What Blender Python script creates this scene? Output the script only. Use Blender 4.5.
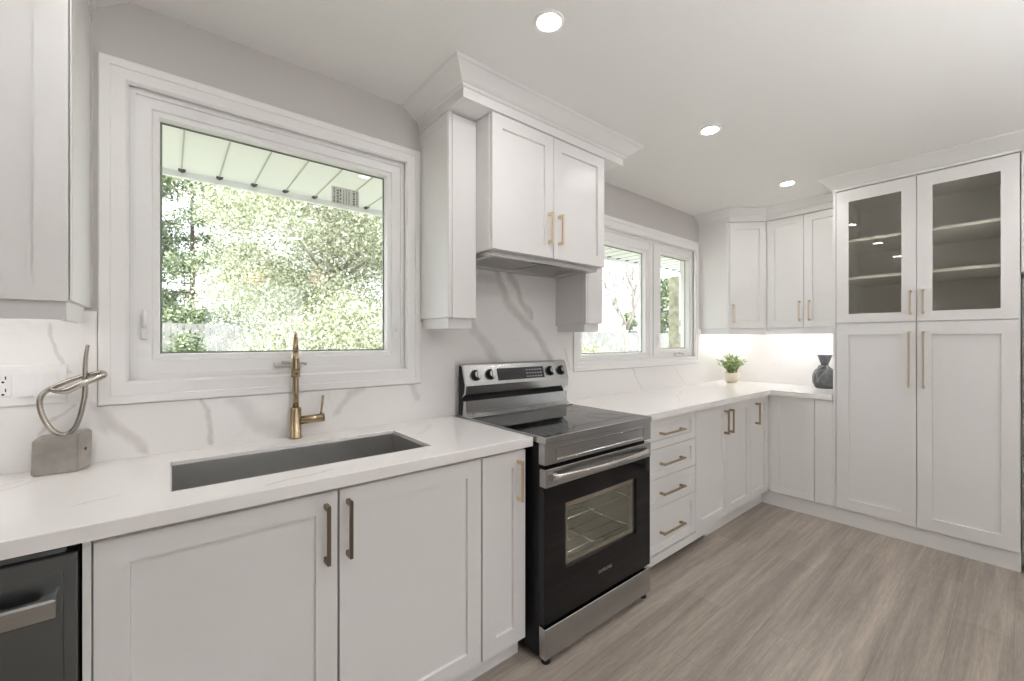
import bpy, bmesh, math, random
import numpy as np
from mathutils import Vector, Matrix

R = math.radians
scene = bpy.context.scene
for o in list(bpy.data.objects):
    bpy.data.objects.remove(o, do_unlink=True)

# ------------------------------------------------------------------ camera, world, sun, exposure
cam_data = bpy.data.cameras.new('camera')
cam_data.lens = 418.54 / 1024 * 36.0
cam_data.sensor_width = 36.0
cam_data.sensor_fit = 'HORIZONTAL'
cam_data.clip_start = 0.02
cam = bpy.data.objects.new('camera', cam_data)
cam.location = (0, -1.896, 1.3066)
cam.rotation_euler = (R(90), 0, R(-39.298))
scene.collection.objects.link(cam)
scene.camera = cam

scene.view_settings.view_transform = 'Standard'
scene.view_settings.look = 'None'
scene.view_settings.gamma = 1.0
scene.view_settings.use_curve_mapping = False
scene.view_settings.exposure = 1.14
scene.cycles.diffuse_bounces = 6
scene.cycles.max_bounces = 14
scene.cycles.transparent_max_bounces = 16
scene.cycles.sample_clamp_indirect = 6.0

world = bpy.data.worlds.new('sky')
scene.world = world
world.use_nodes = True
wb = world.node_tree.nodes['Background']
wb.inputs['Color'].default_value = (0.89, 0.95, 1.0, 1)
wb.inputs['Strength'].default_value = 1.7

sun_data = bpy.data.lights.new('sun', 'SUN')
sun_data.energy = 3.1
sun_data.color = (1.0, 0.96, 0.88)
sun_data.angle = R(1.0)
sun = bpy.data.objects.new('sun', sun_data)
sun.rotation_euler = Vector((0.42, 0.55, -0.80)).to_track_quat('-Z', 'Y').to_euler()
sun.location = (-4, -6, 8)
scene.collection.objects.link(sun)

LAMP = 72.0          # brightness of a recessed light's lens
UP_FILL = 30.0            # brightness of the ceiling-fill strip added behind the camera
STRIP = 12.0          # brightness of the strips under the wall cabinets


def portal(x0, x1, z0, z1, y, facing):
    d = bpy.data.lights.new('daylight_portal', 'AREA')
    d.shape = 'RECTANGLE'
    d.size, d.size_y = x1 - x0, z1 - z0
    d.cycles.is_portal = True
    o = bpy.data.objects.new('daylight_portal', d)
    o.location = ((x0 + x1) / 2, y, (z0 + z1) / 2)
    o.rotation_euler = (R(90 if facing > 0 else -90), 0, 0)
    scene.collection.objects.link(o)


portal(-0.03, 0.81, 1.25, 2.10, 0.13, -1)
portal(2.15, 3.67, 1.18, 2.09, 0.13, -1)
portal(0.3, 1.6, 0.05, 2.15, -4.72, 1)


# ------------------------------------------------------------------ materials
def new_mat(name):
    m = bpy.data.materials.new(name)
    m.use_nodes = True
    return m, m.node_tree.nodes, m.node_tree.links, m.node_tree.nodes['Principled BSDF']


def mat(name, col, rough=0.5, metal=0.0, spec=0.5, bump=0.0, bscale=200.0, stretch=None, var=0.0, vscale=4.0, coat=0.0):
    m, N, L, p = new_mat(name)
    p.inputs['Base Color'].default_value = (*col, 1)
    p.inputs['Roughness'].default_value = rough
    p.inputs['Metallic'].default_value = metal
    p.inputs['Specular IOR Level'].default_value = spec
    p.inputs['Coat Weight'].default_value = coat
    tc = N.new('ShaderNodeTexCoord')
    src = tc.outputs['Object']
    if stretch:
        mp = N.new('ShaderNodeMapping')
        mp.inputs['Scale'].default_value = stretch
        L.new(src, mp.inputs['Vector'])
        src = mp.outputs['Vector']
    if bump:
        n = N.new('ShaderNodeTexNoise')
        n.inputs['Scale'].default_value = bscale
        n.inputs['Detail'].default_value = 2
        L.new(src, n.inputs['Vector'])
        b = N.new('ShaderNodeBump')
        b.inputs['Strength'].default_value = bump
        b.inputs['Distance'].default_value = 0.002
        L.new(n.outputs['Fac'], b.inputs['Height'])
        L.new(b.outputs['Normal'], p.inputs['Normal'])
    if var:
        n = N.new('ShaderNodeTexNoise')
        n.inputs['Scale'].default_value = vscale
        n.inputs['Detail'].default_value = 4
        L.new(src, n.inputs['Vector'])
        r = N.new('ShaderNodeValToRGB')
        r.color_ramp.elements[0].position = 0.3
        r.color_ramp.elements[1].position = 0.7
        r.color_ramp.elements[0].color = (*[c * (1 - var) for c in col], 1)
        r.color_ramp.elements[1].color = (*[min(1, c * (1 + var)) for c in col], 1)
        L.new(n.outputs['Fac'], r.inputs['Fac'])
        L.new(r.outputs['Color'], p.inputs['Base Color'])
    return m


def emit(name, col, strength):
    m, N, L, p = new_mat(name)
    p.inputs['Base Color'].default_value = (0.9, 0.9, 0.9, 1)
    p.inputs['Emission Color'].default_value = (*col, 1)
    p.inputs['Emission Strength'].default_value = strength
    return m


def glass(name, tint=(1, 1, 1), ior=1.45, rough=0.0):
    m, N, L, p = new_mat(name)
    N.remove(p)
    out = N['Material Output']
    t = N.new('ShaderNodeBsdfTransparent')
    t.inputs['Color'].default_value = (*tint, 1)
    g = N.new('ShaderNodeBsdfGlossy')
    g.inputs['Roughness'].default_value = rough
    f = N.new('ShaderNodeFresnel')
    # the pane has two faces: seen from inside the glass the index is inverted so that light passes straight through
    geo = N.new('ShaderNodeNewGeometry')
    mr = N.new('ShaderNodeMapRange')
    mr.inputs['To Min'].default_value = ior
    mr.inputs['To Max'].default_value = 1.0 / ior
    L.new(geo.outputs['Backfacing'], mr.inputs['Value'])
    L.new(mr.outputs[0], f.inputs['IOR'])
    x = N.new('ShaderNodeMixShader')
    L.new(f.outputs[0], x.inputs[0])
    L.new(t.outputs[0], x.inputs[1])
    L.new(g.outputs[0], x.inputs[2])
    L.new(x.outputs[0], out.inputs['Surface'])
    return m


def quartz(name, veins, axes, fine=0.35):
    """white engineered stone; veins = [(points, width, strength)] on the plane given by two axes"""
    m, N, L, p = new_mat(name)
    p.inputs['Roughness'].default_value = 0.16
    p.inputs['Specular IOR Level'].default_value = 0.45
    geo = N.new('ShaderNodeNewGeometry')

    def math_(op, a, b=None, c=None):
        n = N.new('ShaderNodeMath')
        n.operation = op
        for i, v in enumerate((a, b, c)):
            if v is None:
                continue
            if isinstance(v, (int, float)):
                n.inputs[i].default_value = v
            else:
                L.new(v, n.inputs[i])
        return n.outputs[0]
    nz = N.new('ShaderNodeTexNoise')
    nz.inputs['Scale'].default_value = 9
    nz.inputs['Detail'].default_value = 5
    L.new(geo.outputs['Position'], nz.inputs['Vector'])
    sub = N.new('ShaderNodeVectorMath')
    sub.operation = 'SUBTRACT'
    L.new(nz.outputs['Color'], sub.inputs[0])
    sub.inputs[1].default_value = (0.5, 0.5, 0.5)
    mad = N.new('ShaderNodeVectorMath')
    mad.operation = 'MULTIPLY_ADD'
    L.new(sub.outputs[0], mad.inputs[0])
    mad.inputs[1].default_value = (0.075, 0.075, 0.075)
    L.new(geo.outputs['Position'], mad.inputs[2])
    pos = mad.outputs[0]

    def dot(v):
        n = N.new('ShaderNodeVectorMath')
        n.operation = 'DOT_PRODUCT'
        L.new(pos, n.inputs[0])
        n.inputs[1].default_value = v
        return n.outputs['Value']
    ia, ib = axes
    total = None
    for pts, w, s in veins:
        best = None
        for (a0, b0), (a1, b1) in zip(pts, pts[1:]):
            d = np.array([a1 - a0, b1 - b0])
            ln = float(np.hypot(*d))
            d = d / ln
            dv, nv = [0, 0, 0], [0, 0, 0]
            dv[ia], dv[ib] = float(d[0]), float(d[1])
            nv[ia], nv[ib] = float(-d[1]), float(d[0])
            t = math_('SUBTRACT', dot(dv), float(d[0] * a0 + d[1] * b0))
            over = math_('MAXIMUM', math_('MULTIPLY', t, -1.0), math_('SUBTRACT', t, ln))
            over = math_('MAXIMUM', over, 0.0)
            q = math_('ABSOLUTE', math_('SUBTRACT', dot(nv), float(-d[1] * a0 + d[0] * b0)))
            dist = math_('ADD', q, math_('MULTIPLY', over, 0.7))
            best = dist if best is None else math_('MINIMUM', best, dist)
        mr = N.new('ShaderNodeMapRange')
        mr.interpolation_type = 'SMOOTHSTEP'
        mr.inputs['From Min'].default_value = w * 0.15
        mr.inputs['From Max'].default_value = w
        mr.inputs['To Min'].default_value = s
        mr.inputs['To Max'].default_value = 0.0
        L.new(best, mr.inputs['Value'])
        total = mr.outputs[0] if total is None else math_('MAXIMUM', total, mr.outputs[0])
    # thin random veins
    n2 = N.new('ShaderNodeTexNoise')
    n2.inputs['Scale'].default_value = 1.4
    n2.inputs['Detail'].default_value = 6
    n2.inputs['Roughness'].default_value = 0.55
    L.new(pos, n2.inputs['Vector'])
    e = math_('ABSOLUTE', math_('SUBTRACT', n2.outputs['Fac'], 0.5))
    mr = N.new('ShaderNodeMapRange')
    mr.inputs['From Max'].default_value = 0.012
    mr.inputs['To Min'].default_value = fine
    mr.inputs['To Max'].default_value = 0.0
    L.new(e, mr.inputs['Value'])
    n3 = N.new('ShaderNodeTexNoise')
    n3.inputs['Scale'].default_value = 2.3
    L.new(geo.outputs['Position'], n3.inputs['Vector'])
    gate = N.new('ShaderNodeMapRange')
    gate.inputs['From Min'].default_value = 0.5
    gate.inputs['From Max'].default_value = 0.65
    L.new(n3.outputs['Fac'], gate.inputs['Value'])
    thin = math_('MULTIPLY', mr.outputs[0], gate.outputs[0])
    total = thin if total is None else math_('MAXIMUM', total, thin)
    n4 = N.new('ShaderNodeTexNoise')
    n4.inputs['Scale'].default_value = 26
    L.new(geo.outputs['Position'], n4.inputs['Vector'])
    total = math_('MULTIPLY', total, math_('ADD', math_('MULTIPLY', n4.outputs['Fac'], 0.7), 0.62))
    mx = N.new('ShaderNodeMix')
    mx.data_type = 'RGBA'
    mx.clamp_factor = True
    L.new(total, mx.inputs[0])
    mx.inputs['A'].default_value = (0.87, 0.85, 0.835, 1)
    mx.inputs['B'].default_value = (0.34, 0.30, 0.285, 1)
    L.new(mx.outputs['Result'], p.inputs['Base Color'])
    return m


def floor_mat():
    m, N, L, p = new_mat('vinyl_plank')
    geo = N.new('ShaderNodeNewGeometry')
    br = N.new('ShaderNodeTexBrick')
    br.offset = 0.37
    br.offset_frequency = 2
    for k, v in (('Color1', (0.345, 0.30, 0.258, 1)), ('Color2', (0.44, 0.388, 0.34, 1)), ('Mortar', (0.27, 0.23, 0.195, 1))):
        br.inputs[k].default_value = v
    br.inputs['Scale'].default_value = 1.0
    br.inputs['Brick Width'].default_value = 1.22
    br.inputs['Row Height'].default_value = 0.182
    br.inputs['Mortar Size'].default_value = 0.0012
    br.inputs['Mortar Smooth'].default_value = 0.3
    br.inputs['Bias'].default_value = 0.0
    mp0 = N.new('ShaderNodeMapping')
    mp0.inputs['Location'].default_value = (0.35, 0.05, 0)
    L.new(geo.outputs['Position'], mp0.inputs['Vector'])
    L.new(mp0.outputs[0], br.inputs['Vector'])
    # shift the grain from plank row to plank row
    last = br.outputs['Color']
    for sc, lo, hi, a, b, fac in (((0.8, 15, 1), 0.35, 0.75, (0.72, 0.72, 0.72), (1.34, 1.34, 1.32), 0.7),
                                  ((2.2, 60, 1), 0.3, 0.7, (0.82, 0.82, 0.82), (1.17, 1.17, 1.17), 0.75),
                                  ((0.5, 5, 1), 0.5, 0.72, (0.92, 0.92, 0.92), (1.28, 1.27, 1.26), 0.9),
                                  ((14, 170, 1), 0.3, 0.7, (0.86, 0.86, 0.86), (1.12, 1.12, 1.12), 0.9)):
        mp = N.new('ShaderNodeMapping')
        mp.inputs['Scale'].default_value = sc
        mp.inputs['Location'].default_value = (sc[0] * 3.1, 0.7, 0)
        L.new(geo.outputs['Position'], mp.inputs['Vector'])
        n = N.new('ShaderNodeTexNoise')
        n.inputs['Scale'].default_value = 1.0
        n.inputs['Detail'].default_value = 5
        n.inputs['Roughness'].default_value = 0.6
        n.inputs['Distortion'].default_value = 0.4
        L.new(mp.outputs[0], n.inputs['Vector'])
        r = N.new('ShaderNodeValToRGB')
        r.color_ramp.elements[0].position = lo
        r.color_ramp.elements[1].position = hi
        r.color_ramp.elements[0].color = (*a, 1)
        r.color_ramp.elements[1].color = (*b, 1)
        L.new(n.outputs['Fac'], r.inputs['Fac'])
        mx = N.new('ShaderNodeMix')
        mx.data_type = 'RGBA'
        mx.blend_type = 'MULTIPLY'
        mx.inputs[0].default_value = fac
        L.new(last, mx.inputs['A'])
        L.new(r.outputs['Color'], mx.inputs['B'])
        last = mx.outputs['Result']
    L.new(last, p.inputs['Base Color'])
    p.inputs['Roughness'].default_value = 0.42
    p.inputs['Specular IOR Level'].default_value = 0.35
    bp = N.new('ShaderNodeBump')
    bp.inputs['Strength'].default_value = 0.12
    bp.inputs['Distance'].default_value = 0.002
    L.new(last, bp.inputs['Height'])
    L.new(bp.outputs['Normal'], p.inputs['Normal'])
    return m


def leaf_mat(name, a, b, trans=0.35):
    m, N, L, p = new_mat(name)
    geo = N.new('ShaderNodeNewGeometry')
    r = N.new('ShaderNodeValToRGB')
    r.color_ramp.elements[0].color = (*[c * .45 for c in a], 1)
    r.color_ramp.elements[1].color = (*b, 1)
    e = r.color_ramp.elements.new(0.3)
    e.color = (*a, 1)
    L.new(geo.outputs['Random Per Island'], r.inputs['Fac'])
    L.new(r.outputs['Color'], p.inputs['Base Color'])
    p.inputs['Roughness'].default_value = 0.5
    t = N.new('ShaderNodeBsdfTranslucent')
    L.new(r.outputs['Color'], t.inputs['Color'])
    x = N.new('ShaderNodeMixShader')
    x.inputs[0].default_value = trans
    L.new(p.outputs[0], x.inputs[1])
    L.new(t.outputs[0], x.inputs[2])
    L.new(x.outputs[0], N['Material Output'].inputs['Surface'])
    return m


M = {}
M['cab'] = mat('white_lacquer', (0.80, 0.787, 0.777), 0.38, spec=0.45)
M['trim'] = mat('white_trim_paint', (0.86, 0.845, 0.835), 0.4, spec=0.4)
M['vinyl'] = mat('white_window_vinyl', (0.86, 0.85, 0.845), 0.35, spec=0.4)
M['wall'] = mat('greige_wall_paint', (0.60, 0.575, 0.56), 0.75, spec=0.2, bump=0.05, bscale=300)
M['ceiling'] = mat('ceiling_paint', (0.82, 0.80, 0.785), 0.85, spec=0.15)
M['floor'] = floor_mat()
M['steel'] = mat('brushed_steel', (0.52, 0.525, 0.525), 0.22, 1.0, bump=0.06, bscale=40, stretch=(1, 30, 60))
M['steel_dark'] = mat('dark_steel', (0.21, 0.225, 0.235), 0.3, 1.0, bump=0.05, bscale=40, stretch=(1, 30, 60))
M['sinksteel'] = mat('satin_sink_steel', (0.68, 0.675, 0.67), 0.31, 1.0, bump=0.25, bscale=3, stretch=(9, 4, .3))
M['champagne'] = mat('pale_champagne_brass', (0.76, 0.66, 0.54), 0.32, 1.0, bump=0.03, bscale=300)
M['brass_tap'] = mat('satin_brass_tap', (0.44, 0.345, 0.225), 0.27, 1.0)
M['brass_refl_dark'] = mat('brass_dark_room_reflection', (0.20, 0.155, 0.11), 0.3, 1.0, bump=0.03, bscale=300)  # same brass, darkened in colour for the dark room it reflects
M['brass'] = mat('brushed_brass', (0.70, 0.57, 0.40), 0.3, 1.0, bump=0.03, bscale=300)
M['brass_refl_mid'] = mat('brass_dim_room_reflection', (0.40, 0.31, 0.20), 0.3, 1.0, bump=0.03, bscale=300)  # brass dimmed partway in colour, standing in for a dark reflection
M['black'] = mat('black_enamel', (0.010, 0.010, 0.011), 0.3, spec=0.2)
M['blackglass'] = mat('black_glass', (0.006, 0.006, 0.007), 0.05, spec=0.36)
M['black_matte'] = mat('black_matte', (0.015, 0.015, 0.015), 0.7, spec=0.2)
M['cavity'] = mat('oven_enamel', (0.42, 0.41, 0.37), 0.4)
M['chrome'] = mat('bright_steel', (0.78, 0.77, 0.75), 0.14, 1.0)
M['polished'] = mat('polished_steel', (0.62, 0.61, 0.59), 0.2, 1.0)
M['hoodsteel'] = mat('hood_steel', (0.66, 0.65, 0.64), 0.45, 1.0)
M['pewter'] = mat('cast_pewter', (0.50, 0.475, 0.44), 0.36, 0.9, bump=0.5, bscale=25, var=0.2, vscale=18)
M['pewter_bright'] = mat('polished_pewter', (0.47, 0.44, 0.40), 0.2, 1.0, bump=0.1, bscale=60)
M['plastic'] = mat('white_plastic', (0.85, 0.84, 0.83), 0.35)
M['slot'] = mat('dark_slot', (0.02, 0.02, 0.02), 0.6)
M['pot'] = mat('cream_ceramic', (0.80, 0.72, 0.58), 0.5, var=0.05, vscale=30)
M['soil'] = mat('potting_soil', (0.06, 0.045, 0.03), 0.9, bump=0.8, bscale=80)
M['vase'] = mat('charcoal_stoneware', (0.125, 0.13, 0.134), 0.42, bump=0.5, bscale=35, var=0.35, vscale=22)
M['vase_band'] = mat('silvered_stoneware', (0.22, 0.225, 0.225), 0.35, var=0.3, vscale=30)
M['gasket'] = mat('grey_green_gasket', (0.20, 0.23, 0.19), 0.5)
M['sticker'] = mat('sticker_film', (0.62, 0.64, 0.58), 0.6)
M['sticker_ink'] = mat('sticker_ink', (0.16, 0.17, 0.15), 0.6)
M['weep'] = mat('dark_slot_metal', (0.05, 0.055, 0.05), 0.7)
M['pane'] = glass('clear_window_glass')
M['cabglass'] = glass('grey_cabinet_glass', (0.97, 0.965, 0.93), 1.5)
M['ovenglass'] = glass('smoked_oven_glass', (0.93, 0.93, 0.90), 1.5)
M['soffit'] = mat('soffit_metal', (0.82, 0.83, 0.82), 0.5)
M['vent'] = mat('soffit_vent_metal', (0.42, 0.44, 0.38), 0.6)
M['fence'] = mat('pale_fence_boards', (0.25, 0.255, 0.25), 0.8, var=0.25, vscale=3)
M['bark'] = mat('grey_bark', (0.34, 0.31, 0.285), 0.9, bump=0.6, bscale=20)
M['bark_dark'] = mat('brown_bark', (0.11, 0.085, 0.065), 0.9, bump=0.6, bscale=20)
M['brick'] = mat('olive_brick', (0.34, 0.33, 0.23), 0.85, var=0.4, vscale=14)
M['siding'] = mat('white_siding', (0.75, 0.76, 0.78), 0.6)
M['patio'] = mat('pale_concrete', (0.55, 0.53, 0.50), 0.9, var=0.1, vscale=2)
M['pendant'] = emit('warm_globe_glass', (1.0, 0.45, 0.25), 1.3)
M['ceiling_fill'] = emit('ceiling_fill_strip', (0.97, 0.985, 1.0), UP_FILL)
M['ground'] = mat('spring_lawn', (0.38, 0.39, 0.29), 0.95, var=0.35, vscale=0.8)
M['leaf_pale'] = leaf_mat('pale_leaves', (0.36, 0.41, 0.25), (0.92, 0.90, 0.78))
M['leaf_dark'] = leaf_mat('needle_green', (0.13, 0.19, 0.10), (0.50, 0.56, 0.36), 0.2)
M['leaf_pot'] = leaf_mat('houseplant_green', (0.20, 0.30, 0.09), (0.55, 0.63, 0.30), 0.3)
M['lens'] = emit('lamp_lens', (1.0, 0.985, 0.965), LAMP)
M['led_soft'] = emit('led_strip_soft', (1.0, 0.99, 0.97), 7.5)
M['led'] = emit('led_strip', (1.0, 0.99, 0.97), STRIP)
M['ovenlamp'] = emit('oven_lamp_glass', (1.0, 0.95, 0.86), 16.0)
M['ringprint'] = mat('burner_ring_print', (0.05, 0.05, 0.052), 0.25)
M['display'] = mat('display_glass', (0.02, 0.021, 0.024), 0.12, spec=0.5)
M['marks'] = mat('pale_print', (0.55, 0.55, 0.55), 0.5)


# ------------------------------------------------------------------ mesh helper
class MB:
    def __init__(self):
        self.bm = bmesh.new()

    def _done(self, faces, mi, smooth):
        for f in faces:
            f.material_index = mi
            f.smooth = smooth

    def box(self, x0, x1, y0, y1, z0, z1, bev=0.0, mi=0, seg=1):
        bm = self.bm
        before = set(bm.faces) if bev else None
        c = ((x0 + x1) / 2, (y0 + y1) / 2, (z0 + z1) / 2)
        mtx = Matrix.Translation(c) @ Matrix.Diagonal((abs(x1 - x0), abs(y1 - y0), abs(z1 - z0), 1))
        g = bmesh.ops.create_cube(bm, size=1.0, matrix=mtx)
        vs = g['verts']
        if bev:
            es = list({e for v in vs for e in v.link_edges})
            bmesh.ops.bevel(bm, geom=es, offset=bev, segments=seg, affect='EDGES', profile=0.5)
            fs = [f for f in bm.faces if f not in before]
        else:
            fs = list({f for v in vs for f in v.link_faces})
        self._done(fs, mi, False)
        return self

    def loft(self, loops, plane='XZ', cap0=True, cap1=True, mi=0, smooth=False, flip=False):
        """loops: [((a0,a1,b0,b1), d)] rectangles in a plane at depth d, joined in order"""
        bm = self.bm
        rings = []
        for (a0, a1, b0, b1), d in loops:
            pts = [(a0, b0), (a1, b0), (a1, b1), (a0, b1)]
            if plane == 'XZ':
                rings.append([bm.verts.new((a, d, b)) for a, b in pts])
            elif plane == 'XY':
                rings.append([bm.verts.new((a, b, d)) for a, b in pts])
            else:
                rings.append([bm.verts.new((d, a, b)) for a, b in pts])
        fs = []
        for p, q in zip(rings, rings[1:]):
            for i in range(4):
                j = (i + 1) % 4
                fs.append(bm.faces.new((p[i], p[j], q[j], q[i])))
        if cap0:
            fs.append(bm.faces.new(rings[0][::-1]))
        if cap1:
            fs.append(bm.faces.new(rings[-1]))
        self._done(fs, mi, smooth)
        return self

    def ring(self, loops, plane='XZ', mi=0):
        """closed loft: last loop joins the first"""
        return self.loft(loops + [loops[0]], plane, False, False, mi)

    def prism(self, prof, axis, a0, a1, mi=0, smooth=False):
        bm = self.bm

        def mk(p, a):
            if axis == 'x':
                return bm.verts.new((a, p[0], p[1]))
            if axis == 'y':
                return bm.verts.new((p[0], a, p[1]))
            return bm.verts.new((p[0], p[1], a))
        A = [mk(p, a0) for p in prof]
        B = [mk(p, a1) for p in prof]
        n = len(prof)
        fs = [bm.faces.new((A[i], A[(i + 1) % n], B[(i + 1) % n], B[i])) for i in range(n)]
        self._done(fs, mi, smooth)
        self._done([bm.faces.new(A[::-1]), bm.faces.new(B)], mi, False)
        return self

    def sweep(self, prof, path, mi=0):
        """moulding profile [(out, z)] along a ground path, out = to the right of travel, mitred"""
        bm = self.bm
        n = len(path)
        P = [Vector(p) for p in path]
        nr = []
        for i in range(n - 1):
            d = (P[i + 1] - P[i]).normalized()
            nr.append(Vector((d.y, -d.x)))
        rings = []
        for i in range(n):
            if i == 0:
                mt = nr[0]
            elif i == n - 1:
                mt = nr[-1]
            else:
                mt = (nr[i - 1] + nr[i]) / (1 + nr[i - 1].dot(nr[i]))
            rings.append([bm.verts.new((P[i].x + mt.x * o, P[i].y + mt.y * o, z)) for o, z in prof])
        k = len(prof)
        fs = []
        for a, b in zip(rings, rings[1:]):
            for i in range(k):
                j = (i + 1) % k
                fs.append(bm.faces.new((a[i], a[j], b[j], b[i])))
        fs.append(bm.faces.new(rings[0][::-1]))
        fs.append(bm.faces.new(rings[-1]))
        self._done(fs, mi, False)
        return self

    def tube(self, pts, rad, seg=12, mi=0, flat=1.0, cap=True):
        bm = self.bm
        P = [Vector(p) for p in pts]
        n = len(P)
        if not isinstance(rad, (list, tuple)):
            rad = [rad] * n
        t0 = (P[1] - P[0]).normalized()
        up = Vector((0, 0, 1)) if abs(t0.z) < 0.9 else Vector((1, 0, 0))
        nrm = t0.cross(up).normalized()
        rings = []
        for i in range(n):
            t = (P[min(i + 1, n - 1)] - P[max(i - 1, 0)]).normalized()
            nrm = (nrm - t * nrm.dot(t)).normalized()
            b = t.cross(nrm)
            rings.append([bm.verts.new(P[i] + (nrm * math.cos(2 * math.pi * k / seg) + b * math.sin(2 * math.pi * k / seg) * flat) * rad[i]) for k in range(seg)])
        fs = []
        for a, b in zip(rings, rings[1:]):
            for k in range(seg):
                j = (k + 1) % seg
                fs.append(bm.faces.new((a[k], a[j], b[j], b[k])))
        self._done(fs, mi, True)
        if cap:
            self._done([bm.faces.new(rings[0][::-1]), bm.faces.new(rings[-1])], mi, False)
        return self

    def cyl(self, p0, p1, r, seg=20, mi=0, r2=None):
        return self.tube([p0, p1], [r, r if r2 is None else r2], seg, mi)

    def lathe(self, prof, c=(0, 0), seg=32, mi=0, sx=1.0, sy=1.0, smooth=True):
        bm = self.bm
        rings = []
        for r, z in prof:
            if r < 1e-6:
                rings.append([bm.verts.new((c[0], c[1], z))])
            else:
                rings.append([bm.verts.new((c[0] + r * sx * math.cos(2 * math.pi * k / seg), c[1] + r * sy * math.sin(2 * math.pi * k / seg), z)) for k in range(seg)])
        fs = []
        for a, b in zip(rings, rings[1:]):
            for k in range(seg):
                j = (k + 1) % seg
                if len(a) == 1 and len(b) == 1:
                    continue
                if len(a) == 1:
                    fs.append(bm.faces.new((a[0], b[j], b[k])))
                elif len(b) == 1:
                    fs.append(bm.faces.new((a[k], a[j], b[0])))
                else:
                    fs.append(bm.faces.new((a[k], a[j], b[j], b[k])))
        self._done(fs, mi, smooth)
        return self

    def build(self, name, mats, parent=None, loc=None, rz=0.0):
        bmesh.ops.recalc_face_normals(self.bm, faces=self.bm.faces)
        me = bpy.data.meshes.new(name)
        self.bm.to_mesh(me)
        self.bm.free()
        for m in (mats if isinstance(mats, (list, tuple)) else [mats]):
            me.materials.append(m)
        o = bpy.data.objects.new(name, me)
        if loc:
            o.location = loc
        o.rotation_euler = (0, 0, rz)
        o.parent = parent
        scene.collection.objects.link(o)
        return o


def thing(name, label, cat, loc=(0, 0, 0), rz=0.0, group=None):
    o = bpy.data.objects.new(name, None)
    o.empty_display_size = 0.1
    o.location = loc
    o.rotation_euler = (0, 0, rz)
    scene.collection.objects.link(o)
    return tag(o, label, cat, group)


def tag(o, label, cat, group=None):
    o['label'] = label
    o['category'] = cat
    if group:
        o['group'] = group
    return o


def struct(o, label=None):
    o['kind'] = 'structure'
    if label:
        o['label'] = label
    return o


def copy_tree(o, parent=None):
    c = o.copy()
    scene.collection.objects.link(c)
    c.parent = parent
    for ch in [x for x in list(bpy.data.objects) if x.parent == o and x is not c]:
        copy_tree(ch, c)
    return c


# ------------------------------------------------------------------ room shell
CEIL = 2.44
XR = 4.315           # right wall
XL = -2.3
YB = -4.7            # wall behind the camera
W1 = (-0.150, 0.925, 1.125, 2.205)   # wall opening of the sink window
W2 = (2.09, 3.72, 1.125, 2.17)       # wall opening of the double window

b = MB()
for x0, x1, z0, z1 in ((XL - .15, W1[0], 0, CEIL), (W1[0], W1[1], 0, W1[2]), (W1[0], W1[1], W1[3], CEIL), (W1[1], W2[0], 0, CEIL),
                       (W2[0], W2[1], 0, W2[2]), (W2[0], W2[1], W2[3], CEIL), (W2[1], XR + .15, 0, CEIL)):
    b.box(x0, x1, 0, 0.15, z0, z1)
struct(b.build('wall_back', M['wall']))
struct(MB().box(XR, XR + .15, YB - .15, 0, 0, CEIL).build('wall_right', M['wall']))
struct(MB().box(XL - .15, XL, YB - .15, 0, 0, CEIL).build('wall_left', M['wall']))
b = MB()
b.box(XL, 0.3, YB - .15, YB, 0, CEIL)
b.box(1.6, XR, YB - .15, YB, 0, CEIL)
b.box(0.3, 1.6, YB - .15, YB, 2.15, CEIL)
struct(b.build('wall_front', M['wall']))
struct(MB().box(XL - .15, XR + .15, YB - .15, 0.15, -0.1, 0).build('floor', M['floor']))
struct(MB().box(XL - .15, XR + .15, YB - .15, 0.15, CEIL, CEIL + .1).build('ceiling', M['ceiling']))

# unseen patio door, added behind the camera to let in daylight fill
PO, PI_ = (0.3, 1.6, 0.0, 2.15), (0.36, 1.54, 0.06, 2.09)
pd = struct(MB().ring([(PO, YB - .12), (PO, YB - .03), (PI_, YB - .03), (PI_, YB - .12)]).build('added_patio_door', M['vinyl']))
for x0, x1 in ((.36, 1.54),):
    MB().box(x0, x1, YB - .075, YB - .069, 0.06, 2.09).build('glass_pane', M['pane'], pd)
struct(MB().box(-12, 14, -16, YB - .15, -.12, -.02).build('added_patio_ground', M['patio']))  # unseen pale patio, added to bounce daylight up through the door


# ------------------------------------------------------------------ windows
def lock_lever(win, x, z, y):
    o = MB()
    o.box(x - .010, x + .010, y - .008, y + .001, z - .055, z + .03, .003)
    o.tube([(x, y - .01, z - .015), (x, y - .018, z + .005), (x, y - .016, z + .045)], [.006, .0065, .005], 10)
    return o.build('lock_lever', M['vinyl'], win)


def crank(win, x, z, y):
    c = MB().box(x - .055, x + .055, y - .022, y, z - .008, z + .012, .004).build('crank_cover', M['vinyl'], win)
    MB().tube([(x - .03, y - .03, z + .012), (x + .01, y - .034, z + .012), (x + .05, y - .03, z + .006), (x + .062, y - .026, z + .002)], [.006, .005, .005, .007], 10).build('crank_handle', M['hoodsteel'], c)


def casing(win, o, i, y0=-0.02):
    x0, x1, z0, z1 = o
    a0, a1, c0, c1 = i
    k = .028
    return MB().ring([((x0, x1, z0, z1), 0.0), ((x0, x1, z0, z1), y0 + .004), ((x0 + .004, x1 - .004, z0 + .004, z1 - .004), y0),
                      ((x0 + k, x1 - k, z0 + k, z1 - k), y0), ((x0 + k + .002, x1 - k - .002, z0 + k + .002, z1 - k - .002), y0 + .004),
                      ((a0 - .008, a1 + .008, c0 - .008, c1 + .008), y0 + .004), ((a0, a1, c0, c1), y0 + .012),
                      ((a0, a1, c0, c1), 0.0)]).build('casing', M['trim'], win)


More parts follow.
